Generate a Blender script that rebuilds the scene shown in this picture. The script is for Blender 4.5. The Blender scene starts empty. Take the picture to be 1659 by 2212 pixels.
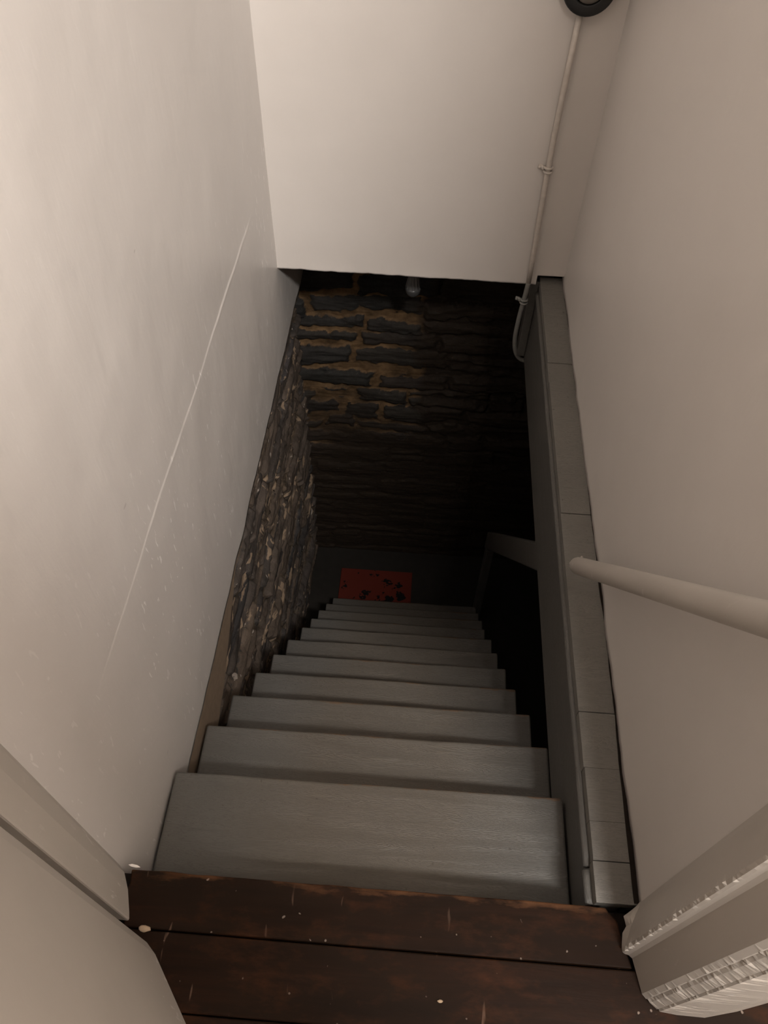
import bpy, bmesh, math, random
import numpy as np
from mathutils import Matrix, Vector

random.seed(7)
S = bpy.context.scene
COL = S.collection

# ------------------------------------------------------------------ camera, world, light, exposure
def camera_axes():
    f, cx, cy = 1661.0, 829.5, 1106.0
    n = np.array([790 - cx, 2410 - cy, f]); n /= np.linalg.norm(n)      # straight down
    y = np.array([1022 - cx, -1040 - cy, f]); y /= np.linalg.norm(y)    # along the stair
    y -= n * (n @ y); y /= np.linalg.norm(y)
    z = -n
    x = np.cross(y, z)
    return np.stack([x, y, z], 1)


R = camera_axes()
cd = bpy.data.cameras.new('camera')
cam = bpy.data.objects.new('camera', cd)
COL.objects.link(cam)
cd.sensor_fit = 'VERTICAL'
cd.sensor_height = 32.0
cd.lens = 1661.0 / 2212.0 * 32.0
cd.clip_start = 0.02
r, u, b = R[0], -R[1], -R[2]
cam.matrix_world = Matrix(((r[0], u[0], b[0], 0), (r[1], u[1], b[1], 0), (r[2], u[2], b[2], 1.5), (0, 0, 0, 1)))
S.camera = cam

w = bpy.data.worlds.new('world')
S.world = w
w.use_nodes = True
w.node_tree.nodes['Background'].inputs[0].default_value = (1, 0.9, 0.8, 1)
w.node_tree.nodes['Background'].inputs[1].default_value = 0.0

ld = bpy.data.lights.new('landing_lamp', 'AREA')
ld.shape = 'RECTANGLE'
ld.size, ld.size_y = 0.55, 0.2
ld.energy = 46
ld.color = (1.0, 0.95, 0.905)
lamp = bpy.data.objects.new('landing_lamp', ld)
lamp.location = (0.69, -0.72, 2.6)
lamp.rotation_euler = (math.radians(80), 0, math.radians(-24))
COL.objects.link(lamp)

S.view_settings.view_transform = 'Standard'
S.view_settings.look = 'None'
S.view_settings.gamma = 1.0
S.view_settings.use_curve_mapping = False
S.view_settings.exposure = 1.92

# ------------------------------------------------------------------ material helpers


class NT:
    def __init__(self, name):
        self.m = bpy.data.materials.new(name)
        self.m.use_nodes = True
        self.t = self.m.node_tree
        self.b = self.t.nodes['Principled BSDF']

    def n(self, typ, **kw):
        nd = self.t.nodes.new(typ)
        for k, v in kw.items():
            setattr(nd, k, v)
        return nd

    def l(self, a, b):
        self.t.links.new(a, b)

    def coords(self, scale=(1, 1, 1), kind='Object', jitter=False):
        tc = self.n('ShaderNodeTexCoord')
        mp = self.n('ShaderNodeMapping')
        mp.inputs['Scale'].default_value = scale
        self.l(tc.outputs[kind], mp.inputs[0])
        if jitter:
            oi = self.n('ShaderNodeObjectInfo')
            ml = self.n('ShaderNodeMath', operation='MULTIPLY')
            ml.inputs[1].default_value = 37.0
            self.l(oi.outputs['Random'], ml.inputs[0])
            self.l(ml.outputs[0], mp.inputs['Location'])
        return mp.outputs[0]

    def noise(self, vec, scale, detail=4, rough=0.55, dist=0.0):
        nd = self.n('ShaderNodeTexNoise')
        nd.inputs['Scale'].default_value = scale
        nd.inputs['Detail'].default_value = detail
        nd.inputs['Roughness'].default_value = rough
        nd.inputs['Distortion'].default_value = dist
        self.l(vec, nd.inputs['Vector'])
        return nd.outputs[0]

    def ramp(self, fac, stops):
        nd = self.n('ShaderNodeValToRGB')
        cr = nd.color_ramp
        while len(cr.elements) < len(stops):
            cr.elements.new(0.5)
        for e, (p, c) in zip(cr.elements, stops):
            e.position = p
            e.color = (c[0], c[1], c[2], 1) if not isinstance(c, (int, float)) else (c, c, c, 1)
        self.l(fac, nd.inputs[0])
        return nd.outputs[0]

    def mix(self, fac, a, b, mode='MIX'):
        nd = self.n('ShaderNodeMix', data_type='RGBA', blend_type=mode)
        for sock, v in ((nd.inputs[0], fac), (nd.inputs[6], a), (nd.inputs[7], b)):
            if isinstance(v, (int, float)):
                sock.default_value = v
            elif isinstance(v, tuple):
                sock.default_value = (v[0], v[1], v[2], 1)
            else:
                self.l(v, sock)
        return nd.outputs[2]

    def math(self, op, a, b=0.0):
        nd = self.n('ShaderNodeMath', operation=op)
        for i, v in enumerate((a, b)):
            if isinstance(v, (int, float)):
                nd.inputs[i].default_value = v
            else:
                self.l(v, nd.inputs[i])
        return nd.outputs[0]

    def bump(self, h, strength, dist, prev=None):
        nd = self.n('ShaderNodeBump')
        nd.inputs['Strength'].default_value = strength
        nd.inputs['Distance'].default_value = dist
        self.l(h, nd.inputs['Height'])
        if prev is not None:
            self.l(prev, nd.inputs['Normal'])
        return nd.outputs[0]

    def out(self, col=None, rough=0.5, normal=None, metal=0.0, spec=0.5):
        for key, v in (('Base Color', col), ('Roughness', rough), ('Normal', normal)):
            if v is None:
                continue
            s = self.b.inputs[key]
            if isinstance(v, (int, float)):
                s.default_value = v
            elif isinstance(v, tuple):
                s.default_value = (v[0], v[1], v[2], 1)
            else:
                self.l(v, s)
        self.b.inputs['Metallic'].default_value = metal
        self.b.inputs['Specular IOR Level'].default_value = spec
        return self.m


def wall_paint(name, base, dirty, scuff=0.0, rough=0.42, wave=1.0):
    t = NT(name)
    c = t.coords()
    big = t.noise(c, 2.2, 5, 0.6)
    col = t.mix(t.ramp(big, [(0.35, 0.0), (0.75, 1.0)]), base, dirty)
    if scuff:
        # pale knocks and scratches in the paint
        c2 = t.coords((75, 75, 22))
        s = t.noise(c2, 1.0, 3, 0.5, 0.4)
        m = t.ramp(s, [(0.655, 0.0), (0.685, 1.0)])
        c3 = t.coords((3, 3, 2))
        gate = t.ramp(t.noise(c3, 1.0, 2), [(0.42, 0.0), (0.6, 1.0)])
        th = t.n('ShaderNodeTexCoord')
        sh = t.n('ShaderNodeSeparateXYZ')
        t.l(th.outputs['Object'], sh.inputs[0])
        low = t.ramp(sh.outputs[2], [(0.28, 1.0), (0.62, 0.12)])     # knocks are at foot and bag height
        m = t.math('MULTIPLY', m, low)
        col = t.mix(t.math('MULTIPLY', t.math('MULTIPLY', m, gate), scuff), col, (0.95, 0.91, 0.88))
        c4 = t.coords((30, 25, 40))
        m4 = t.ramp(t.noise(c4, 1.0, 2), [(0.77, 0.0), (0.79, 1.0)])
        col = t.mix(t.math('MULTIPLY', m4, 0.35 * scuff), col, (0.2, 0.17, 0.14))
    nb = t.bump(t.noise(c, 260, 3), 0.10, 0.001)
    nb = t.bump(t.noise(c, 7, 3), 0.35 * wave, 0.006, nb)
    streak = t.coords((14, 14, 2.5))
    nb = t.bump(t.noise(streak, 1.0, 4), 0.25 * wave, 0.004, nb)
    return t.out(col, rough, nb, spec=0.45)


def grey_paint(name, along='x', wear=0.0, base=(0.118, 0.111, 0.1)):
    """Old grey floor paint over softwood. Local y = 0 is the worn front edge."""
    t = NT(name)
    c = t.coords(jitter=True)
    tone = t.noise(c, 5, 4)
    col = t.mix(t.ramp(tone, [(0.3, 0.0), (0.75, 1.0)]), base, tuple(v * 0.86 for v in base))
    if wear:
        # brown ground-in dirt where feet fall, away from the two ends
        tx = t.n('ShaderNodeTexCoord')
        sx = t.n('ShaderNodeSeparateXYZ')
        t.l(tx.outputs['Object'], sx.inputs[0])
        dx = t.math('ABSOLUTE', t.math('ADD', sx.outputs[0], 0.02))
        dn = t.math('ADD', dx, t.math('MULTIPLY', t.math('SUBTRACT', t.noise(t.coords((4, 4, 4), jitter=True), 1.0, 4), 0.5), 0.35))
        col = t.mix(t.ramp(dn, [(0.16, 0.75), (0.36, 0.0)]), col, (0.108, 0.088, 0.066))
    sc = (2.2, 24, 24) if along == 'x' else (24, 2.2, 24) if along == 'y' else (24, 24, 2.2)
    gv = t.coords(sc, jitter=True)
    grain = t.noise(gv, 1.6, 5, 0.62, 1.4)
    wv = t.n('ShaderNodeMath', operation='SINE')
    t.l(t.math('MULTIPLY', grain, 95.0), wv.inputs[0])
    rings = t.math('MULTIPLY', t.math('ADD', wv.outputs[0], 1.0), 0.5)
    col = t.mix(t.math('MULTIPLY', t.ramp(rings, [(0.0, 1.0), (0.28, 0.0)]), 0.4), col, tuple(v * 0.45 for v in base))
    dots = t.ramp(t.noise(t.coords((70, 70, 70), jitter=True), 1.0, 1), [(0.76, 0.0), (0.79, 1.0)])
    col = t.mix(t.math('MULTIPLY', dots, 0.6), col, (0.05, 0.04, 0.03))
    if wear:
        tc = t.n('ShaderNodeTexCoord')
        sp = t.n('ShaderNodeSeparateXYZ')
        t.l(tc.outputs['Object'], sp.inputs[0])
        nz = t.noise(t.coords((9, 30, 30), jitter=True), 1.0, 5, 0.65)
        edge = t.math('ADD', t.math('MULTIPLY', sp.outputs[1], 34.0), t.math('MULTIPLY', nz, 1.9))
        mk = t.ramp(edge, [(0.90, 0.0), (1.06, 1.0)])
        col = t.mix(t.math('MULTIPLY', mk, wear), col, (0.13, 0.075, 0.04))
    nb = t.bump(rings, 0.4, 0.0016)
    nb = t.bump(t.noise(c, 40, 4), 0.25, 0.002, nb)
    return t.out(col, 0.5, nb, spec=0.4)


def brown_floor():
    t = NT('brown_floor_stain')
    gv = t.coords((2.0, 30, 30))
    g = t.noise(gv, 1.3, 6, 0.62, 0.8)
    big = t.noise(t.coords((2.5, 6, 6)), 1.4, 4)
    col = t.ramp(g, [(0.25, (0.007, 0.0034, 0.0017)), (0.55, (0.0135, 0.0058, 0.0027)), (0.8, (0.026, 0.010, 0.0048))])
    col = t.mix(t.ramp(big, [(0.4, 0.0), (0.7, 1.0)]), col, (0.014, 0.0085, 0.0055))
    tc = t.n('ShaderNodeTexCoord')
    sp = t.n('ShaderNodeSeparateXYZ')
    t.l(tc.outputs['Object'], sp.inputs[0])
    nz = t.noise(t.coords((11, 40, 40)), 1.0, 5, 0.65)
    # the nosing edge is rubbed back to bare orange-brown wood
    edge = t.math('ADD', t.math('MULTIPLY', t.math('SUBTRACT', sp.outputs[1], 0.32), 26.0), t.math('MULTIPLY', nz, 1.7))
    col = t.mix(t.math('MULTIPLY', t.ramp(edge, [(0.62, 0.0), (0.95, 1.0)]), 0.8), col, (0.10, 0.045, 0.02))
    # scratches and flecks of pale paint
    sc = t.ramp(t.noise(t.coords((70, 11, 40)), 1.0, 2, 0.4, 0.6), [(0.725, 0.0), (0.78, 1.0)])
    col = t.mix(t.math('MULTIPLY', sc, 0.55), col, (0.16, 0.1, 0.07))
    fl = t.ramp(t.noise(t.coords((75, 75, 75)), 1.0, 1), [(0.75, 0.0), (0.78, 1.0)])
    col = t.mix(t.math('MULTIPLY', fl, 0.6), col, (0.30, 0.24, 0.2))
    red = t.ramp(t.noise(t.coords((7, 16, 7)), 1.0, 6, 0.7), [(0.5, 0.0), (0.68, 0.7)])
    col = t.mix(red, col, (0.045, 0.0165, 0.007))
    nb = t.bump(g, 0.25, 0.002)
    nb = t.bump(t.noise(t.coords(), 35, 4), 0.2, 0.002, nb)
    return t.out(col, t.ramp(big, [(0.3, 0.5), (0.7, 0.7)]), nb, spec=0.08)


def stone_mat(name, mortar, tones, flake=0.0, low=None):
    t = NT(name)
    at = t.n('ShaderNodeAttribute', attribute_name='stone')
    sp = t.n('ShaderNodeSeparateColor')
    t.l(at.outputs['Color'], sp.inputs[0])
    c = t.coords()
    grain = t.noise(c, 55, 6, 0.7)
    lay = t.noise(t.coords((3.5, 3.5, 42)), 1.0, 7, 0.72, 0.6)
    sc = t.ramp(sp.outputs[1], [(i / max(1, len(tones) - 1), tn) for i, tn in enumerate(tones)])
    sc = t.mix(0.85, sc, t.ramp(lay, [(0.3, 0.2), (0.75, 1.35)]), 'MULTIPLY')
    sc = t.mix(t.ramp(grain, [(0.62, 0.0), (0.8, 0.5)]), sc, (0.14, 0.11, 0.09))
    mo = t.mix(t.ramp(t.noise(c, 9, 6, 0.65), [(0.35, 0.0), (0.65, 1.0)]), mortar, tuple(v * 0.3 for v in mortar))
    edge = t.math('ADD', sp.outputs[0], t.math('MULTIPLY', t.math('SUBTRACT', grain, 0.5), 1.1))
    col = t.mix(t.ramp(edge, [(0.25, 0.0), (0.6, 1.0)]), mo, sc)
    if flake:
        fl = t.noise(t.coords((6.5, 6.5, 26)), 1.0, 4, 0.55, 0.4)
        col = t.mix(t.math('MULTIPLY', t.ramp(fl, [(0.61, 0.0), (0.63, 1.0)]), flake), col, (0.36, 0.26, 0.175))
        f2 = t.noise(t.coords((18, 18, 60)), 1.0, 3, 0.5, 0.4)
        col = t.mix(t.math('MULTIPLY', t.ramp(f2, [(0.69, 0.0), (0.71, 1.0)]), flake), col, (0.40, 0.34, 0.29))
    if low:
        # darker brown over the lower courses and the right side, with a ragged edge
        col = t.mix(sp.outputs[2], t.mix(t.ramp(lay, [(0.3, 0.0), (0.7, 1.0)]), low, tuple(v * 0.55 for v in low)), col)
    nb = t.bump(lay, 0.9, 0.008)
    nb = t.bump(grain, 0.8, 0.004, nb)
    return t.out(col, t.ramp(grain, [(0.3, 0.55), (0.7, 0.85)]), nb, spec=0.3)


def plain(name, col, rough=0.5, metal=0.0, spec=0.5, bump=0.0, scale=60):
    t = NT(name)
    c = t.coords()
    n = t.noise(c, scale, 4)
    cc = t.mix(t.ramp(n, [(0.3, 0.0), (0.75, 1.0)]), col, tuple(v * 0.82 for v in col))
    nb = t.bump(n, bump, 0.002) if bump else None
    return t.out(cc, rough, nb, metal, spec)


M = {}
M['wall'] = wall_paint('cream_gloss_wall_paint', (0.66, 0.615, 0.575), (0.62, 0.575, 0.535))
M['wall_scuffed'] = wall_paint('scuffed_cream_wall_paint', (0.66, 0.62, 0.585), (0.61, 0.57, 0.535), scuff=0.8, rough=0.36, wave=1.3)
M['casing'] = wall_paint('cream_woodwork_paint', (0.50, 0.455, 0.405), (0.45, 0.41, 0.365), scuff=0.3, rough=0.4, wave=0.5)
M['tread'] = grey_paint('worn_grey_tread_paint', 'x', wear=0.75)
M['grey'] = grey_paint('grey_paint', 'y')
M['grey_boards'] = grey_paint('grey_board_end_paint', 'x', base=(0.2, 0.188, 0.168))
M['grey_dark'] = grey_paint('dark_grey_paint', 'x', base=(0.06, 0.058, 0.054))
M['floor'] = brown_floor()
M['stone_left'] = stone_mat('rough_cellar_stone', (0.18, 0.132, 0.092),
                            [(0.105, 0.082, 0.066), (0.15, 0.112, 0.084), (0.066, 0.06, 0.058), (0.18, 0.133, 0.097), (0.076, 0.068, 0.068)], flake=0.9)
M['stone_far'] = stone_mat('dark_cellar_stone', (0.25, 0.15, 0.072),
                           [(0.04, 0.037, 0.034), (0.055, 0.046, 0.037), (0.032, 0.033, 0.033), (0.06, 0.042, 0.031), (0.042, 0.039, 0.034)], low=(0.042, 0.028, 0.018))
M['render'] = plain('brown_lime_render', (0.27, 0.20, 0.14), 0.9, bump=0.6, scale=45, spec=0.2)
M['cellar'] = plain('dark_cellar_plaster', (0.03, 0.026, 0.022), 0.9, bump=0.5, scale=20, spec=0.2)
M['rail'] = wall_paint('handrail_paint', (0.47, 0.43, 0.385), (0.40, 0.365, 0.325), scuff=0.3, rough=0.38, wave=0.4)
M['pipe'] = plain('painted_pipe', (0.58, 0.52, 0.465), 0.4, bump=0.1)
M['pipe_grey'] = plain('grey_painted_pipe', (0.26, 0.255, 0.235), 0.45, bump=0.1)
M['black'] = plain('black_lamp_plastic', (0.012, 0.012, 0.012), 0.45)
M['lamp_glass'] = plain('grey_lamp_glass', (0.16, 0.14, 0.12), 0.15, spec=0.6)
M['steel'] = plain('screw_steel', (0.55, 0.52, 0.48), 0.3, metal=1.0)
M['bulb_white'] = plain('white_bulb_plastic', (0.15, 0.148, 0.145), 0.35)
M['bulb_glass'] = plain('frosted_bulb_glass', (0.09, 0.09, 0.09), 0.25)
M['chip'] = plain('white_paint_flake', (0.8, 0.77, 0.72), 0.5)
M['crumb'] = plain('tan_crumb', (0.42, 0.31, 0.21), 0.8, bump=0.5)
M['dirt'] = plain('black_gap_dirt', (0.02, 0.015, 0.012), 0.95, bump=0.8, scale=120, spec=0.1)


def mat_mat():
    t = NT('red_printed_mat')
    c = t.coords((1, 1, 1))
    v = t.n('ShaderNodeTexVoronoi', feature='F1')
    v.inputs['Scale'].default_value = 11.5
    t.l(c, v.inputs['Vector'])
    wob = t.noise(c, 34, 2)
    d = t.math('ADD', v.outputs['Distance'], t.math('MULTIPLY', t.math('SUBTRACT', wob, 0.5), 1.1))
    blot = t.ramp(d, [(0.26, 1.0), (0.31, 0.0)])
    col = t.mix(blot, (0.13, 0.022, 0.013), (0.008, 0.007, 0.007))
    return t.out(col, 0.85, t.bump(t.noise(c, 300, 2), 0.3, 0.002), spec=0.2)


M['mat'] = mat_mat()

# ------------------------------------------------------------------ object helpers


def new_obj(name, bm, mat, parent=None, loc=(0, 0, 0), smooth=False, bevel=0.0, seg=2):
    me = bpy.data.meshes.new(name)
    bmesh.ops.recalc_face_normals(bm, faces=bm.faces)
    bm.to_mesh(me)
    bm.free()
    me.materials.append(M[mat])
    o = bpy.data.objects.new(name, me)
    o.location = loc
    if parent is not None:
        o.parent = parent
    COL.objects.link(o)
    if smooth:
        for p in me.polygons:
            p.use_smooth = True
    if bevel:
        md = o.modifiers.new('bevel', 'BEVEL')
        md.width = bevel
        md.segments = seg
        md.limit_method = 'ANGLE'
        md.angle_limit = math.radians(35)
    return o


def box(bm, x0, x1, y0, y1, z0, z1):
    vs = [bm.verts.new((x, y, z)) for x in (x0, x1) for y in (y0, y1) for z in (z0, z1)]
    for f in ((0, 1, 3, 2), (4, 6, 7, 5), (0, 4, 5, 1), (2, 3, 7, 6), (0, 2, 6, 4), (1, 5, 7, 3)):
        bm.faces.new([vs[i] for i in f])
    return vs


def prism(bm, pts, z0, z1, axis='z'):
    """closed polygon extruded along an axis; pts are the other two coordinates"""
    def P(a, b, c):
        return (a, b, c) if axis == 'z' else (c, a, b) if axis == 'x' else (a, c, b)
    lo = [bm.verts.new(P(a, b, z0)) for a, b in pts]
    hi = [bm.verts.new(P(a, b, z1)) for a, b in pts]
    n = len(pts)
    bm.faces.new(lo[::-1])
    bm.faces.new(hi)
    for i in range(n):
        bm.faces.new((lo[i], lo[(i + 1) % n], hi[(i + 1) % n], hi[i]))


def tube(bm, path, rad, seg=16, cap=True, round_start=False):
    path = [Vector(p) for p in path]
    rings = []
    up = Vector((0.3, 0.2, 0.93)).normalized()
    n = len(path)
    for i, p in enumerate(path):
        d = (path[min(i + 1, n - 1)] - path[max(i - 1, 0)]).normalized()
        a = d.cross(up)
        if a.length < 0.05:
            a = d.cross(Vector((1, 0, 0)))
        a.normalize()
        bb = d.cross(a)
        rr = rad[i] if isinstance(rad, (list, tuple)) else rad
        rings.append([bm.verts.new(p + rr * (math.cos(2 * math.pi * k / seg) * a + math.sin(2 * math.pi * k / seg) * bb)) for k in range(seg)])
    for i in range(n - 1):
        for k in range(seg):
            bm.faces.new((rings[i][k], rings[i][(k + 1) % seg], rings[i + 1][(k + 1) % seg], rings[i + 1][k]))
    if cap:
        bm.faces.new(rings[0][::-1])
        bm.faces.new(rings[-1])


def lathe(bm, prof, centre, axis='z', seg=32):
    rings = []
    for rr, h in prof:
        ring = []
        for k in range(seg):
            a = 2 * math.pi * k / seg
            c, s = rr * math.cos(a), rr * math.sin(a)
            q = (c, s, h) if axis == 'z' else (c, h, s) if axis == 'y' else (h, c, s)
            ring.append(bm.verts.new(Vector(centre) + Vector(q)))
        rings.append(ring)
    for i in range(len(rings) - 1):
        for k in range(seg):
            bm.faces.new((rings[i][k], rings[i][(k + 1) % seg], rings[i + 1][(k + 1) % seg], rings[i + 1][k]))
    bm.faces.new(rings[0][::-1])
    bm.faces.new(rings[-1])


def tag(o, label, cat, kind=None, group=None):
    o['label'] = label
    o['category'] = cat
    if kind:
        o['kind'] = kind
    if group:
        o['group'] = group
    return o


def struct(o, label, cat):
    return tag(o, label, cat, 'structure')


def empty(name, loc, label, cat, group=None):
    o = bpy.data.objects.new(name, None)
    o.location = loc
    o.empty_display_size = 0.1
    COL.objects.link(o)
    return tag(o, label, cat, None, group)


# value noise for mesh relief
_rng = np.random.RandomState(11)
_T = _rng.rand(256, 256)


def vnoise(x, y):
    xi, yi = np.floor(x).astype(int), np.floor(y).astype(int)
    fx, fy = x - xi, y - yi
    fx, fy = fx * fx * (3 - 2 * fx), fy * fy * (3 - 2 * fy)
    g = lambda a, b_: _T[a % 256, b_ % 256]
    return (g(xi, yi) * (1 - fx) + g(xi + 1, yi) * fx) * (1 - fy) + (g(xi, yi + 1) * (1 - fx) + g(xi + 1, yi + 1) * fx) * fy


def fbm(x, y, o=4):
    s, a, t = 0, 1, 0
    for i in range(o):
        s = s + a * vnoise(x * 2 ** i + 17 * i, y * 2 ** i + 31 * i)
        t += a
        a *= 0.5
    return s / t


def grid_object(name, us, vs, pos, mat, attr=None, smooth=True, thick=None):
    """us, vs: 1-D arrays; pos(U, V) -> X, Y, Z arrays"""
    U, V = np.meshgrid(us, vs, indexing='ij')
    X, Y, Z = pos(U, V)
    nu, nv = U.shape
    co = np.stack([X, Y, Z], -1).reshape(-1, 3)
    i = np.arange(nu * nv).reshape(nu, nv)
    q = np.stack([i[:-1, :-1], i[1:, :-1], i[1:, 1:], i[:-1, 1:]], -1).reshape(-1, 4)
    me = bpy.data.meshes.new(name)
    me.from_pydata(co.tolist(), [], q.tolist())
    me.materials.append(M[mat])
    if attr is not None:
        ca = me.color_attributes.new('stone', 'FLOAT_COLOR', 'POINT')
        buf = np.ones((nu * nv, 4), np.float32)
        for k, a in enumerate(attr):
            buf[:, k] = a.reshape(-1)
        ca.data.foreach_set('color', buf.reshape(-1))
    if smooth:
        me.polygons.foreach_set('use_smooth', [True] * len(me.polygons))
    o = bpy.data.objects.new(name, me)
    COL.objects.link(o)
    if thick:
        md = o.modifiers.new('thickness', 'SOLIDIFY')
        md.thickness = abs(thick)
        md.offset = -1 if thick > 0 else 1
    return o


# ------------------------------------------------------------------ dimensions
XL = -0.478         # left wall face
XR = 0.460          # right wall face
YF = 2.17           # wall above the far end of the opening
NOSE = 0.32         # edge of the landing
ZP = -0.335         # bottom of the left plaster
YC, ZC = 2.75, -2.4  # far cellar wall, cellar floor
XS = -0.535         # left cellar stone face

# ------------------------------------------------------------------ upper walls


def left_wall(U, V):
    y, z = U, V
    zb = ZP + 0.012 * (fbm(y * 9, y * 0 + 3.1, 4) - 0.5) * 2
    k = np.clip((-0.15 - z) / (-0.15 - ZP), 0, 1)
    z = z + k * (zb - ZP)
    ledge = 0.343 + 0.024 * (fbm(y * 2.5, y * 0 + 9.0, 4) - 0.5)
    st = np.clip((ledge - z) / 0.004 + 0.5, 0, 1)
    amp = np.interp(y, [0.32, 0.45, 0.6, 1.5, 1.8, 1.95], [0.0, 0.0003, 0.0007, 0.0014, 0.0012, 0.0])
    rid = np.exp(-((z - ledge + 0.004) / 0.006) ** 2) * 0.0014 * (fbm(y * 14, y * 0 + 1.0, 3)) * np.clip((fbm(y * 4, y * 0 + 6.0, 2) - 0.35) * 4, 0, 1)
    x = XL + amp * st + rid * (amp > 0.0007)
    x = x + 0.006 * (fbm(y * 1.6 + 5, z * 1.6, 3) - 0.5) + 0.0025 * (fbm(y * 9 + 2, z * 5, 3) - 0.5)
    return x, y, z


zs = np.concatenate([np.linspace(ZP, 0.30, 50), np.linspace(0.303, 0.385, 34), np.linspace(0.40, 3.0, 110)])
o = grid_object('wall_left', np.linspace(0.32, YC + 0.02, 230), zs, left_wall, 'wall_scuffed', thick=0.1)
struct(o, 'long scuffed cream plaster wall along the left side of the stairwell', 'wall')

bm = bmesh.new()
prism(bm, [(-0.4755, 0.3255), (-0.462, 0.312), (-0.448, 0.285), (-0.436, 0.250), (-0.432, 0.236), (-0.48, 0.238), (-0.58, 0.30), (-0.58, 0.3255)], 0.0, 3.0)
o = new_obj('trim_1', bm, 'casing', bevel=0.004)
struct(o, 'slanted cream door frame between the left wall and the door edge', 'door frame')

# right wall: slightly uneven foot


def right_wall(U, V):
    y, z = U, V
    k = np.clip(1 - z / 0.15, 0, 1)
    x = XR + 0.005 * (fbm(y * 1.5 + 40, z * 1.4, 3) - 0.5) + k * 0.005 * (fbm(y * 8 + 3, z * 0 + 2.0, 4) - 0.5) * 2
    return x, y, z


o = grid_object('wall_right', np.linspace(0.322, YF + 0.05, 150), np.linspace(0.0015, 3.0, 170), right_wall, 'wall', thick=-0.09)
struct(o, 'plain cream plaster wall along the right of the stairwell, behind the handrail', 'wall')


def far_wall(U, V):
    x, z = U, V
    k = np.clip(1 - z / 0.06, 0, 1)
    zb = -0.006 - 0.008 * x + 0.0018 * (fbm(x * 40, x * 0 + 5, 4) - 0.5) * 2
    zb = np.where(x > 0.372, 0.026, zb)
    z = z + k * zb
    y = YF + 0.004 * (fbm(x * 2 + 7, z * 1.6, 3) - 0.5) - k * k * 0.004 * fbm(x * 14, z * 0 + 8, 2)
    return x, y, z


xs = np.concatenate([np.linspace(-0.56, 0.3718, 130), np.linspace(0.3722, 0.475, 16)])
o = grid_object('wall_far', xs, np.concatenate([np.linspace(0, 0.06, 14), np.linspace(0.08, 3.0, 110)]), far_wall, 'wall', thick=0.1)
struct(o, 'cream wall hanging across the far end of the stair opening', 'wall')

# the room behind and beside the photographer, plus one added shading partition
bm = bmesh.new(); box(bm, -1.2, 1.9, -1.95, -1.85, 0, 3.0)
struct(new_obj('wall_back', bm, 'wall'), 'cream wall behind the landing', 'wall')
bm = bmesh.new(); box(bm, -1.1, 0.43, -0.47, -0.37, 0, 2.12)  # added unseen partition, keeps lamp light off the lower left wall and door
struct(new_obj('wall_shade_blocker', bm, 'wall'), 'added head-high cream partition, out of view, shading the lower left', 'wall')
bm = bmesh.new(); box(bm, 1.8, 1.9, -1.85, 0.30, 0, 3.0)
struct(new_obj('wall_side', bm, 'wall'), 'cream wall of the room to the right of the landing', 'wall')
bm = bmesh.new(); box(bm, -1.2, -1.1, -1.85, 0.30, 0, 3.0)
struct(new_obj('wall_door', bm, 'wall'), 'cream wall beyond the left door', 'wall')
bm = bmesh.new(); box(bm, -1.1, -0.585, 0.24, 0.34, 0, 3.0)
struct(new_obj('wall_front', bm, 'wall'), 'cream wall beside the left door frame', 'wall')
bm = bmesh.new(); box(bm, 0.80, 1.8, 0.245, 0.345, 0, 3.0)
struct(new_obj('wall_front.001', bm, 'wall'), 'cream wall beyond the right door casing', 'wall')
bm = bmesh.new(); box(bm, -1.2, 1.9, -1.95, YC, 3.0, 3.1)
struct(new_obj('ceiling', bm, 'wall'), 'cream ceiling over the landing and stair', 'ceiling')

# moulded door casing at the near end of the right wall (plan profile, standing on the floor)
prof = [(0.463, 0.335), (0.4575, 0.326), (0.451, 0.318), (0.443, 0.305), (0.436, 0.292), (0.430, 0.279), (0.4245, 0.266), (0.4205, 0.257),
        (0.4212, 0.2515), (0.4245, 0.249), (0.431, 0.2475), (0.4365, 0.243), (0.440, 0.225), (0.446, 0.192),
        (0.4525, 0.1855), (0.4545, 0.1850), (0.4575, 0.1800), (0.468, 0.1715), (0.4702, 0.1730), (0.4725, 0.169), (0.500, 0.1665), (0.545, 0.1655),
        (0.600, 0.178), (0.66, 0.199), (0.82, 0.25), (0.82, 0.345), (0.463, 0.345)]
# broken paint and plaster at the very foot
foot = {1: (-0.003, 0.0), 2: (-0.010, -0.002), 3: (-0.0145, 0.003), 4: (-0.004, 0.0), 5: (-0.006, 0.002), 6: (-0.003, 0.0)}
fuzz = {7: 0.0012, 8: 0.0012, 14: 0.0008, 15: 0.0008, 16: 0.0010, 17: 0.0006, 19: 0.001, 20: 0.0006}
hts = [0.002, 0.008, 0.016, 0.026] + [0.026 + 0.006 * i for i in range(1, 190)] + [1.6, 3.0]
rc = random.Random(21)
bm = bmesh.new()
rows = []
for j, h in enumerate(hts):
    row = []
    for i, (x, y) in enumerate(prof):
        k = max(0.0, 1 - h / 0.026)
        fx, fy = foot.get(i, (0, 0))
        e = fuzz.get(i, 0) * (rc.random() ** 6) * 2.6
        row.append(bm.verts.new((x + fx * k - e, y + fy * k - e * 0.6, h)))
    rows.append(row)
for a, c in zip(rows[:-1], rows[1:]):
    for i in range(len(prof)):
        k = (i + 1) % len(prof)
        bm.faces.new((a[i], a[k], c[k], c[i]))
bm.faces.new(rows[0][::-1]); bm.faces.new(rows[-1])
o = new_obj('trim_2', bm, 'casing')
struct(o, 'moulded cream door casing at the near end of the right wall', 'door casing')

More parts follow.
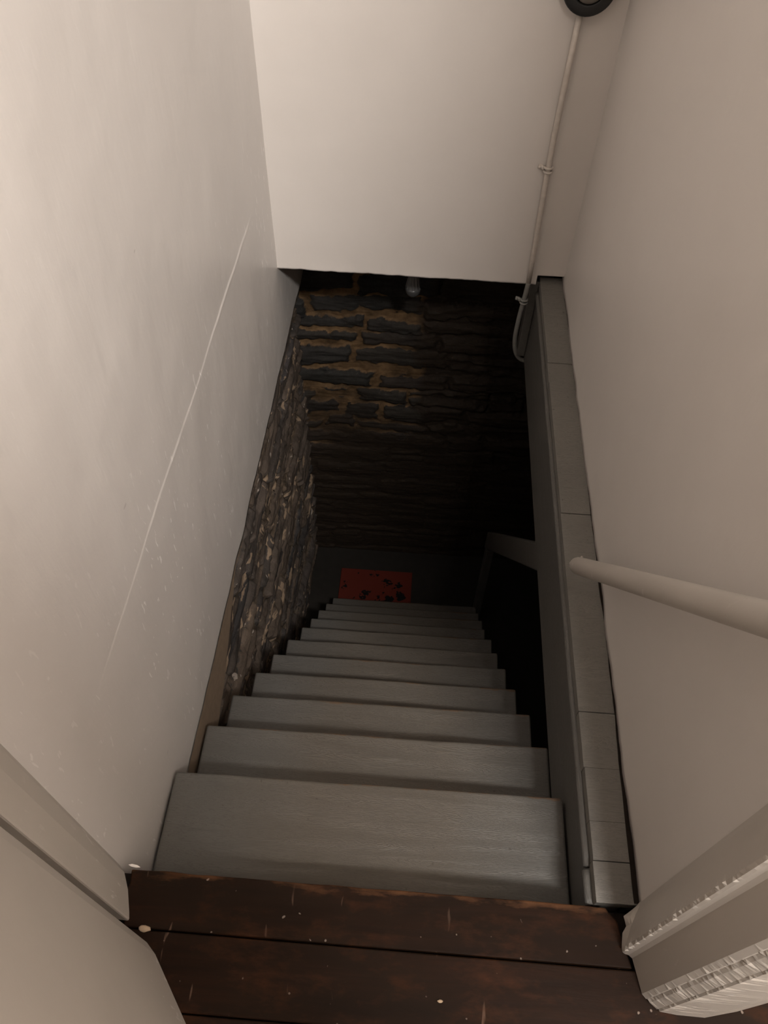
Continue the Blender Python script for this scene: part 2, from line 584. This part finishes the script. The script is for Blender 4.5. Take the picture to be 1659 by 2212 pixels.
# the left door, its hinge edge standing against the frame
ang = math.atan2(-0.141, 0.112)
hinge = Vector((-0.4205, 0.2215, 0))
ca, sa = math.cos(ang), math.sin(ang)
def leaf(s, t):     # s along the leaf, t outwards (towards the stair)
    return (hinge.x + s * ca - t * sa, hinge.y + s * sa + t * ca)
pl = [leaf(s, t) for s, t in ((-0.006, -0.010), (0.010, 0.003), (0.03, 0.012), (0.055, 0.0165), (0.085, 0.0165), (0.40, 0.0165), (0.40, -0.022), (0.0, -0.022))]
bm = bmesh.new(); prism(bm, pl, 0.004, 2.02)
o = new_obj('door_1', bm, 'casing', bevel=0.003)
struct(o, 'cream painted door leaf at the bottom left, standing open', 'door')

# ------------------------------------------------------------------ landing floor
bm = bmesh.new()
edges = [NOSE, 0.2265, 0.1095]
while edges[-1] > -1.8:
    edges.append(edges[-1] - 0.118)
for i in range(len(edges) - 1):
    y1, y0 = edges[i], edges[i + 1]
    g = 0.0012
    dz = [0.0, -0.0025, -0.001][i] if i < 3 else -0.0015 * (i % 2)
    if i == 0:
        # nosing board: worn, slightly wavy front edge
        n = 70
        pts = []
        for k in range(n + 1):
            x = -0.452 + (0.400 + 0.452) * k / n
            pts.append((x, y1 + 0.004 * (float(fbm(np.array(x * 18.0), np.array(4.0), 3)) - 0.5)))
        outline = [(-0.442, y0 + g)] + [(-0.446, y0 + 0.03), (-0.455, y0 + 0.05), (-0.449, y0 + 0.07)] + pts + [(0.405, 0.312), (0.418, 0.300), (0.424, 0.27), (0.436, y0 + g)]
        prism(bm, outline[::-1], -0.028, dz)
    else:
        box(bm, -1.1, 1.8, y0 + g, y1 - g, -0.028, dz)
o = new_obj('floor', bm, 'floor', bevel=0.0025)
struct(o, 'dark brown stained floorboards of the landing at the stair head', 'floor')
bm = bmesh.new()
box(bm, -1.1, 1.8, -1.85, 0.318, -0.06, -0.029)
o = new_obj('floor.001', bm, 'dirt')
struct(o, 'dark subfloor showing in the cracks under the landing boards', 'floor')

# grey painted ends of the floorboards down the right side of the opening
cr = [0.3265, 0.398, 0.469, 0.571, 0.688, 1.126, 1.212, 1.69, 1.776, 2.005, YF + 0.03]
tight = {2, 3, 5, 7}
bm = bmesh.new()
for i in range(len(cr) - 1):
    a = cr[i] + (0.0 if i in tight else 0.0007)
    c = cr[i + 1] - (0.0 if (i + 1) in tight else 0.0007)
    xe = 0.386 + random.uniform(-0.0025, 0.0015)
    box(bm, xe, 0.470, a, c, -0.027, random.uniform(-0.0012, 0.0006))
o = new_obj('trim_3', bm, 'grey_boards', bevel=0.0011)
struct(o, 'row of grey painted floorboard ends edging the right side of the stair opening', 'floor edging')

bm = bmesh.new()
path = [(0.3835, y, -0.037 + 0.0008 * math.sin(y * 23)) for y in np.linspace(0.395, YF - 0.01, 60)]
tube(bm, path, 0.0085, 12)
path = [(0.3815, y, -0.036) for y in np.linspace(0.328, 0.388, 6)]
tube(bm, path, 0.0095, 12)
o = new_obj('trim_4', bm, 'grey', smooth=True)
struct(o, 'thin grey half-round bead running under the board ends', 'moulding')

bm = bmesh.new()
box(bm, 0.388, 0.44, 0.33, YF + 0.12, -0.345, -0.0275)
o = new_obj('trim_5', bm, 'grey', bevel=0.004)
struct(o, 'tall grey painted trimmer board lining the right side of the opening', 'trimmer')

bm = bmesh.new()
box(bm, 0.357, 0.3872, 2.185, 2.225, -0.325, -0.012)
o = new_obj('trim_6', bm, 'grey', bevel=0.004)
struct(o, 'short upright grey batten in the far right corner beside the pipe bend', 'batten')

bm = bmesh.new()
pts = [(0.470, YF - 0.005), (0.470, 0.33)]
for i in range(121):
    y = 0.33 + (YF - 0.335) * i / 120
    wd = 0.0012 + 0.008 * max(0.0, 1 - (y - 0.33) / 0.5) + 0.006 * (float(fbm(np.array(y * 11.0), np.array(2.0), 4)) - 0.5)
    pts.append((0.4595 - max(0.0005, wd), y))
prism(bm, pts, 0.0002, 0.0016)
o = new_obj('trim_8', bm, 'dirt')
struct(o, 'dark line of dirt along the foot of the right wall', 'gap')

# ------------------------------------------------------------------ cellar
def rubble(us, vs, seed, hmin, hmax, wmin, wmax, gap, relief, warp=0.03):
    """random coursed rubble: returns height, stone mask, tone over the grid"""
    rs = np.random.RandomState(seed)
    U, V = np.meshgrid(us, vs, indexing='ij')
    gv = 0.25 + 1.7 * np.clip(fbm(U * 2.6 + 9 * seed, V * 4.5 + 2, 3) * 1.8 - 0.4, 0, 1)
    chip = (fbm(U * 16 + seed, V * 55, 3) - 0.5) * 0.022
    Uw = U + warp * (fbm(U * 9 + seed, V * 9, 3) - 0.5) * 2
    Vw = V + 0.75 * warp * (fbm(U * 5 + 50 + seed, V * 8, 4) - 0.5) * 2 + 0.3 * warp * (fbm(U * 30, V * 30 + seed, 2) - 0.5) * 2
    H = np.zeros_like(U); Mk = np.zeros_like(U); T = np.zeros_like(U)
    v = vs.min() - 0.1
    while v < vs.max() + 0.1:
        h = rs.uniform(hmin, hmax)
        uu = us.min() - 0.3 - rs.rand() * wmax
        while uu < us.max() + 0.3:
            wd = rs.uniform(wmin, wmax)
            if rs.rand() < 0.25 and h > 0.5 * (hmin + hmax):   # two thin stones in one course
                sp = rs.uniform(0.4, 0.6)
                cells = [(v, h * sp), (v + h * sp, h * (1 - sp))]
            else:
                cells = [(v, h)]
            for cv, ch in cells:
                gx, gy = gap * rs.uniform(0.5, 1.5), gap * rs.uniform(0.4, 1.6)
                sl = rs.uniform(-0.08, 0.08)
                dv = Vw + sl * (Uw - uu)
                d = np.minimum(np.minimum(Uw - uu - gx * gv, uu + wd - gx * gv - Uw), np.minimum(dv - cv - gy * gv, cv + ch - gy * gv - dv)) + chip
                m = np.clip(d / 0.006, 0, 1)
                prof = np.clip(d / 0.02, 0, 1) ** 0.55
                tilt = rs.uniform(-0.5, 0.5) * (Uw - uu - wd / 2) / wd + rs.uniform(-0.5, 0.5) * (dv - cv - ch / 2) / max(ch, 0.03)
                z = prof * relief * (rs.uniform(0.35, 1.0) + 0.35 * tilt)
                sel = m > Mk
                H = np.where(sel, z, H); T = np.where(sel, rs.rand(), T); Mk = np.where(sel, m, Mk)
            uu += wd
        v += h
    lam = fbm(U * 7 + 3, V * 60 + seed, 4) - 0.5     # bedding planes
    H = H + Mk * lam * relief * 0.55 + (1 - Mk) * (fbm(U * 22, V * 22, 3) - 0.5) * relief * 0.5
    return H, Mk, T


us = np.linspace(0.36, YC, 400)
vs = np.linspace(ZC, -0.20, 460)
H1, M1, T1 = rubble(us, vs, 3, 0.025, 0.085, 0.12, 0.55, 0.0045, 0.034, 0.028)
UU, VV = np.meshgrid(us, vs, indexing='ij')
H1 = H1 + 0.040 * (fbm(UU * 2.2, VV * 17, 5) - 0.5) + 0.016 * (fbm(UU * 7, VV * 55, 4) - 0.5)
o = grid_object('wall_cellar_left', us, vs, lambda U, V: (XS + H1 - 0.02, U, V), 'stone_left', (M1, T1, M1 * 0 + 1), thick=0.08)
struct(o, 'rough brown rubble stone wall of the cellar beside the left end of the treads', 'wall')

us = np.linspace(-0.60, 1.2, 300)
vs = np.linspace(ZC, -0.02, 380)
H2, M2, T2 = rubble(us, vs, 8, 0.05, 0.15, 0.13, 0.55, 0.009, 0.030, 0.042)
UU, VV = np.meshgrid(us, vs, indexing='ij')
H2 = H2 + 0.016 * (fbm(UU * 7, VV * 24, 5) - 0.5)
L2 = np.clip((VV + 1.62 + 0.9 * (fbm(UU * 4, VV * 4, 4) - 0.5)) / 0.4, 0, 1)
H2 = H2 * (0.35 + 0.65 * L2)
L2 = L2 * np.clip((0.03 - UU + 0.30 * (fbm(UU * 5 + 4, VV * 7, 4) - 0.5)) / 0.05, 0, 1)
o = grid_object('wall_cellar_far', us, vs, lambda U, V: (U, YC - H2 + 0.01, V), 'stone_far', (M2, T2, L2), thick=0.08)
struct(o, 'dark coursed stone wall with tan mortar at the far end of the cellar', 'wall')

bm = bmesh.new()
n = 24
top = []
for i in range(n + 1):
    y = 0.50 + (1.26 - 0.50) * i / n
    zb = np.interp(y, [0.5, 0.72, 0.85, 1.0, 1.12, 1.26], [-0.62, -0.60, -0.56, -0.50, -0.43, -0.35]) + random.uniform(-0.008, 0.008)
    top.append((y, zb))
prism(bm, top + [(1.26, -0.325), (0.50, -0.325)], -0.56, -0.484, axis='x')
o = new_obj('trim_7', bm, 'render', bevel=0.004)
struct(o, 'strip of bare brown render under the left plaster beside the upper treads', 'render patch')

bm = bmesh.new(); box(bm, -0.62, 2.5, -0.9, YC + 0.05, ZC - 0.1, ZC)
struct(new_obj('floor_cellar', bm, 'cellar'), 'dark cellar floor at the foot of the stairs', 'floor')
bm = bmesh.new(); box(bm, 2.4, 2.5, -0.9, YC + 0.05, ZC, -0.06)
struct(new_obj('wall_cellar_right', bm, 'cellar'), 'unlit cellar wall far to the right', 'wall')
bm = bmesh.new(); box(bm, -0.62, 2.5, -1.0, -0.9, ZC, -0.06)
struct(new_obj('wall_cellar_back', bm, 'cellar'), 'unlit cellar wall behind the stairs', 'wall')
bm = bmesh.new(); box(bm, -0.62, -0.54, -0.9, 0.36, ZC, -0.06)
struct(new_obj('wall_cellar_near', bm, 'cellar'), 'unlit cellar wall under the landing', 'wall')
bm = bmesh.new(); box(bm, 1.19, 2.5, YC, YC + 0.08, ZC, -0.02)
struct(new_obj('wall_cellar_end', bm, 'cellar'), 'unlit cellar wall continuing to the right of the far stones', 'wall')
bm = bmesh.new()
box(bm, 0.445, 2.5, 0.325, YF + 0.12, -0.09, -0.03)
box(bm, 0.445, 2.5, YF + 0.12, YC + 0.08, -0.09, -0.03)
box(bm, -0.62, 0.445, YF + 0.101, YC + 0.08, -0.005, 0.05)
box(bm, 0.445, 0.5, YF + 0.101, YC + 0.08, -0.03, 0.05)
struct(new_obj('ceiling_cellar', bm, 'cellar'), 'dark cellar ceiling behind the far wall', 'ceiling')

# ------------------------------------------------------------------ staircase
NY = [0.571, 0.762, 0.938, 1.111, 1.283, 1.453, 1.623, 1.785, 1.950, 2.110, 2.270]
NL = [-0.470, -0.474, -0.470, -0.455, -0.444, -0.432, -0.413, -0.405, -0.400, -0.390, -0.378]
NR = [0.383, 0.400, 0.397, 0.392, 0.393, 0.394, 0.399, 0.396, 0.410, 0.415, 0.425]
RISE = 0.2
stair = empty('staircase', (0, 2.2, ZC), 'steep grey painted wooden staircase going down into the dark cellar', 'staircase')


def child(name, bm, mat, world, **kw):
    return new_obj(name, bm, mat, stair, Vector(world) - Vector((0, 2.2, ZC)), **kw)


rt = random.Random(5)
for k in range(11):
    z = -RISE * (k + 1)
    back = NY[k - 1] - 0.02 if k else 0.297
    y0 = back - NY[k]
    # tread board with a wavy, rubbed nosing; local y = 0 at the front edge
    bm = bmesh.new()
    n = 48
    ph = rt.uniform(0, 50)
    front = []
    for i in range(n + 1):
        x = NL[k] + (NR[k] - NL[k]) * i / n
        wob = 0.0045 * (float(fbm(np.array(x * 9.0 + ph), np.array(ph), 3)) - 0.5)
        front.append((x, wob - 0.002 + 0.006 * (i / n)))
    rear = [(NR[k], y0), (NL[k], y0)]
    prism(bm, (front + rear)[::-1], -0.034, 0.0)
    child('tread', bm, 'tread', (0, NY[k], z), bevel=0.006, seg=3)
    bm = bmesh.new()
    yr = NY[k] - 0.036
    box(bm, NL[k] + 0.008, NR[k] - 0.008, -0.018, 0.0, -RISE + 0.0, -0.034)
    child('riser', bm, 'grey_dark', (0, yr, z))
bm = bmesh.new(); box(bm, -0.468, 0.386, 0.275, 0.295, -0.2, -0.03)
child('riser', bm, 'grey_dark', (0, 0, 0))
for xa, xb in ((-0.372, -0.332), (0.325, 0.365)):
    bm = bmesh.new()
    pts = [(0.297, -0.24), (0.297, -0.75)]
    pts += [(2.02, ZC), (2.232, ZC)]
    for k in range(10, -1, -1):
        yy = NY[k] - 0.037
        pts.append((yy - 0.02, -RISE * (k + 2) + 0.002 if k < 10 else ZC))
        pts.append((yy - 0.02, -RISE * (k + 1) - 0.035))
    pp = []
    for p in pts:
        if not pp or (abs(pp[-1][0] - p[0]) + abs(pp[-1][1] - p[1])) > 1e-4:
            pp.append(p)
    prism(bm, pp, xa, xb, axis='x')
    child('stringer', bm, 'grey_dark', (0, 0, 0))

# lower handrail and its post
bm = bmesh.new()
sl = 1.27
def rz(y):
    return -1.52 - sl * (y - 2.288)
pts = [(2.335, rz(2.335)), (1.372, -0.352), (1.262, -0.352), (2.335, rz(2.335) - 0.14)]
prism(bm, pts, 0.412, 0.448, axis='x')
child('handrail', bm, 'grey', (0, 0, 0), bevel=0.006)
bm = bmesh.new()
box(bm, 0.416, 0.452, 2.262, 2.330, ZC, rz(2.335) - 0.07)
child('newel_post', bm, 'grey', (0, 0, 0), bevel=0.004)

# ------------------------------------------------------------------ upper handrail
P0, P1 = Vector((0.384, 0.985, 0.100)), Vector((0.384, 0.20, 1.11))
hr = empty('handrail', P0, 'round cream painted wooden handrail sloping up along the right wall', 'handrail')
bm = bmesh.new()
d = (P1 - P0).normalized()
path = [P0 + d * s for s in (-0.004, 0.0, 0.006, 0.016)] + [P0 + d * s for s in np.linspace(0.04, 1.27, 40)] + [P0 + d * s for s in (1.280, 1.285)]
tube(bm, [p - P0 for p in path], [0.010, 0.0155, 0.0185, 0.0195] + [0.0197] * 40 + [0.016, 0.008], 24)
new_obj('rail', bm, 'rail', hr, smooth=True)
bm = bmesh.new()
tube(bm, [d * 0.06 + Vector((0.012, 0, 0)), d * 0.06 + Vector((0.074, 0, 0))], 0.007, 12)
new_obj('bracket', bm, 'rail', hr, smooth=True)
bm = bmesh.new()
tube(bm, [d * 1.0 + Vector((0.012, 0, 0)), d * 1.0 + Vector((0.074, 0, 0))], 0.007, 12)
new_obj('bracket', bm, 'rail', hr, smooth=True)
side = d.cross(Vector((1, 0, 0))).normalized()
if side.z < 0:
    side = -side
for off in (Vector((-0.0165, 0, 0)) + d * 0.008 + side * 0.004, side * 0.0195 + d * 0.022 + Vector((0.004, 0, 0))):
    bm = bmesh.new()
    bmesh.ops.create_uvsphere(bm, u_segments=10, v_segments=6, radius=0.0032)
    bmesh.ops.translate(bm, vec=off, verts=bm.verts)
    s = new_obj('screw', bm, 'steel', hr, smooth=True)
    s['label'] = 'bright steel screw head'

# ------------------------------------------------------------------ wall lamp, pipe, bulb
LC = (0.352, YF, 0.846)
lp = empty('wall_lamp', LC, 'round black-rimmed wall lamp, unlit, at the top of the far wall', 'lamp')
bm = bmesh.new()
lathe(bm, [(0.060, -0.002), (0.062, -0.02), (0.065, -0.034), (0.064, -0.040), (0.058, -0.043), (0.040, -0.042), (0.0365, -0.038), (0.0365, -0.02), (0.03, -0.002)], (0, 0, 0), 'y', 40)
new_obj('rim', bm, 'black', lp, smooth=True, bevel=0.002)
bm = bmesh.new()
lathe(bm, [(0.0362, -0.022), (0.0362, -0.040), (0.033, -0.050), (0.022, -0.059), (0.004, -0.063)], (0, 0, 0), 'y', 32)
g = new_obj('lens', bm, 'lamp_glass', lp, smooth=True)
g['label'] = 'dull grey glass'

pp_ = empty('conduit', (0.343, YF - 0.013, 0.78), 'thin painted pipe running down the far wall below the black-rimmed lamp', 'pipe')
base = Vector((0.343, YF - 0.013, 0.78))
up_path = [(0.344, 2.157, 0.80), (0.340, 2.157, 0.62), (0.338, 2.157, 0.48), (0.339, 2.157, 0.35), (0.342, 2.157, 0.19), (0.345, 2.157, 0.08), (0.346, 2.158, 0.005)]
bm = bmesh.new(); tube(bm, [Vector(p) - base for p in up_path], 0.0078, 16)
new_obj('pipe', bm, 'pipe', pp_, smooth=True)
ctrl = [Vector(p) for p in ((0.346, 2.158, 0.006), (0.343, 2.163, -0.06), (0.339, 2.170, -0.15), (0.340, 2.180, -0.235), (0.350, 2.19, -0.30), (0.372, 2.2, -0.345), (0.405, 2.205, -0.362), (0.45, 2.21, -0.37), (0.60, 2.21, -0.37))]
cv = []
for i in range(len(ctrl) - 1):
    p0, p1, p2, p3 = ctrl[max(i - 1, 0)], ctrl[i], ctrl[i + 1], ctrl[min(i + 2, len(ctrl) - 1)]
    for s in np.linspace(0, 1, 8, endpoint=False):
        cv.append(0.5 * ((2 * p1) + (p2 - p0) * s + (2 * p0 - 5 * p1 + 4 * p2 - p3) * s * s + (3 * p1 - p0 - 3 * p2 + p3) * s ** 3))
cv.append(ctrl[-1])
bm = bmesh.new(); tube(bm, [p - base for p in cv], 0.0078, 16)
q = new_obj('pipe_bend', bm, 'pipe_grey', pp_, smooth=True)
q['label'] = 'grey painted lower end of the pipe'
for (x, y, z, mt) in ((0.3385, 2.157, 0.385, 'pipe'), (0.343, 2.163, -0.07, 'pipe_grey')):
    bm = bmesh.new()
    for dz in (-0.006, 0.006):
        tube(bm, [(0.0108 * math.cos(a), 0.0108 * math.sin(a), dz) for a in np.linspace(math.pi * 0.95, math.pi * 2.05, 14)], 0.0034, 8)
    tube(bm, [(-0.010, 0.003, 0.0), (-0.018, 0.008, 0.002), (-0.028, 0.009, 0.004)], [0.007, 0.0065, 0.006], 10)
    bmesh.ops.create_uvsphere(bm, u_segments=10, v_segments=6, radius=0.0045, matrix=Matrix.Translation((-0.024, 0.003, 0.004)))
    c_ = new_obj('clip', bm, mt, pp_, Vector((x, y, z)) - base, smooth=True)

BB = Vector((-0.03, 2.40, -0.005))
bl = empty('light_bulb', BB, 'unlit ribbed light bulb hanging in the dark under the far wall', 'light bulb')
bm = bmesh.new()
lathe(bm, [(0.028, 0.0), (0.028, -0.02), (0.006, -0.028), (0.004, -0.08)], (0, 0, 0), 'z', 20)
new_obj('flex', bm, 'bulb_white', bl, smooth=True)
bm = bmesh.new()
lathe(bm, [(0.008, -0.075), (0.019, -0.085), (0.019, -0.12), (0.016, -0.128)], (0, 0, 0), 'z', 24)
new_obj('lamp_holder', bm, 'black', bl, smooth=True)
bm = bmesh.new()
seg = 48
rings = []
for rr, h in ((0.014, -0.126), (0.016, -0.140), (0.021, -0.165), (0.0265, -0.190), (0.0285, -0.204)):
    ring = []
    for k in range(seg):
        a = 2 * math.pi * k / seg
        q = rr * (1.0 if k % 4 < 2 else 0.9)
        ring.append(bm.verts.new((q * math.cos(a), q * math.sin(a), h)))
    rings.append(ring)
for i in range(len(rings) - 1):
    for k in range(seg):
        bm.faces.new((rings[i][k], rings[i][(k + 1) % seg], rings[i + 1][(k + 1) % seg], rings[i + 1][k]))
bm.faces.new(rings[0][::-1]); bm.faces.new(rings[-1])
new_obj('ribbed_body', bm, 'bulb_white', bl)
bm = bmesh.new()
lathe(bm, [(0.0285, -0.204), (0.0290, -0.213), (0.027, -0.224), (0.022, -0.234), (0.014, -0.241), (0.004, -0.244)], (0, 0, 0), 'z', 32)
new_obj('globe', bm, 'bulb_glass', bl, smooth=True)

# ------------------------------------------------------------------ mat and small things
bm = bmesh.new()
box(bm, 0, 0.43, -0.36, 0, 0, 0.012)
o = new_obj('floor_mat', bm, 'mat', None, (-0.369, 2.60, ZC), bevel=0.004)
tag(o, 'dark red mat with black blotches on the cellar floor at the foot of the stairs', 'mat')

bm = bmesh.new()
prism(bm, [(-0.013, 0.000), (-0.007, 0.0025), (0.004, 0.002), (0.010, -0.0005), (0.002, -0.0022), (-0.007, -0.002)], 0.0, 0.0015)
o = new_obj('paint_flake', bm, 'chip', None, (-0.446, 0.3245, 0.0012))
o.rotation_euler = (0, 0, -0.1)
tag(o, 'white flake of paint at the left end of the brown nosing', 'paint flake')

for (x, y, s, nm, lb) in ((-0.403, 0.2265, 0.008, 'wood_chip', 'tan chip of wood in the floorboard seam by the door edge'),
                          (0.11, 0.157, 0.0035, 'crumb', 'pale crumb on the brown landing boards near the bottom edge')):
    bm = bmesh.new()
    bmesh.ops.create_icosphere(bm, subdivisions=2, radius=s)
    for v in bm.verts:
        v.co.x *= 1.3
        v.co.y *= 0.7
        v.co.z *= 0.5
        v.co *= 1 + random.uniform(-0.15, 0.15)
    o = new_obj(nm, bm, 'crumb', None, (x, y, 0.0015), smooth=True)
    tag(o, lb, 'debris')
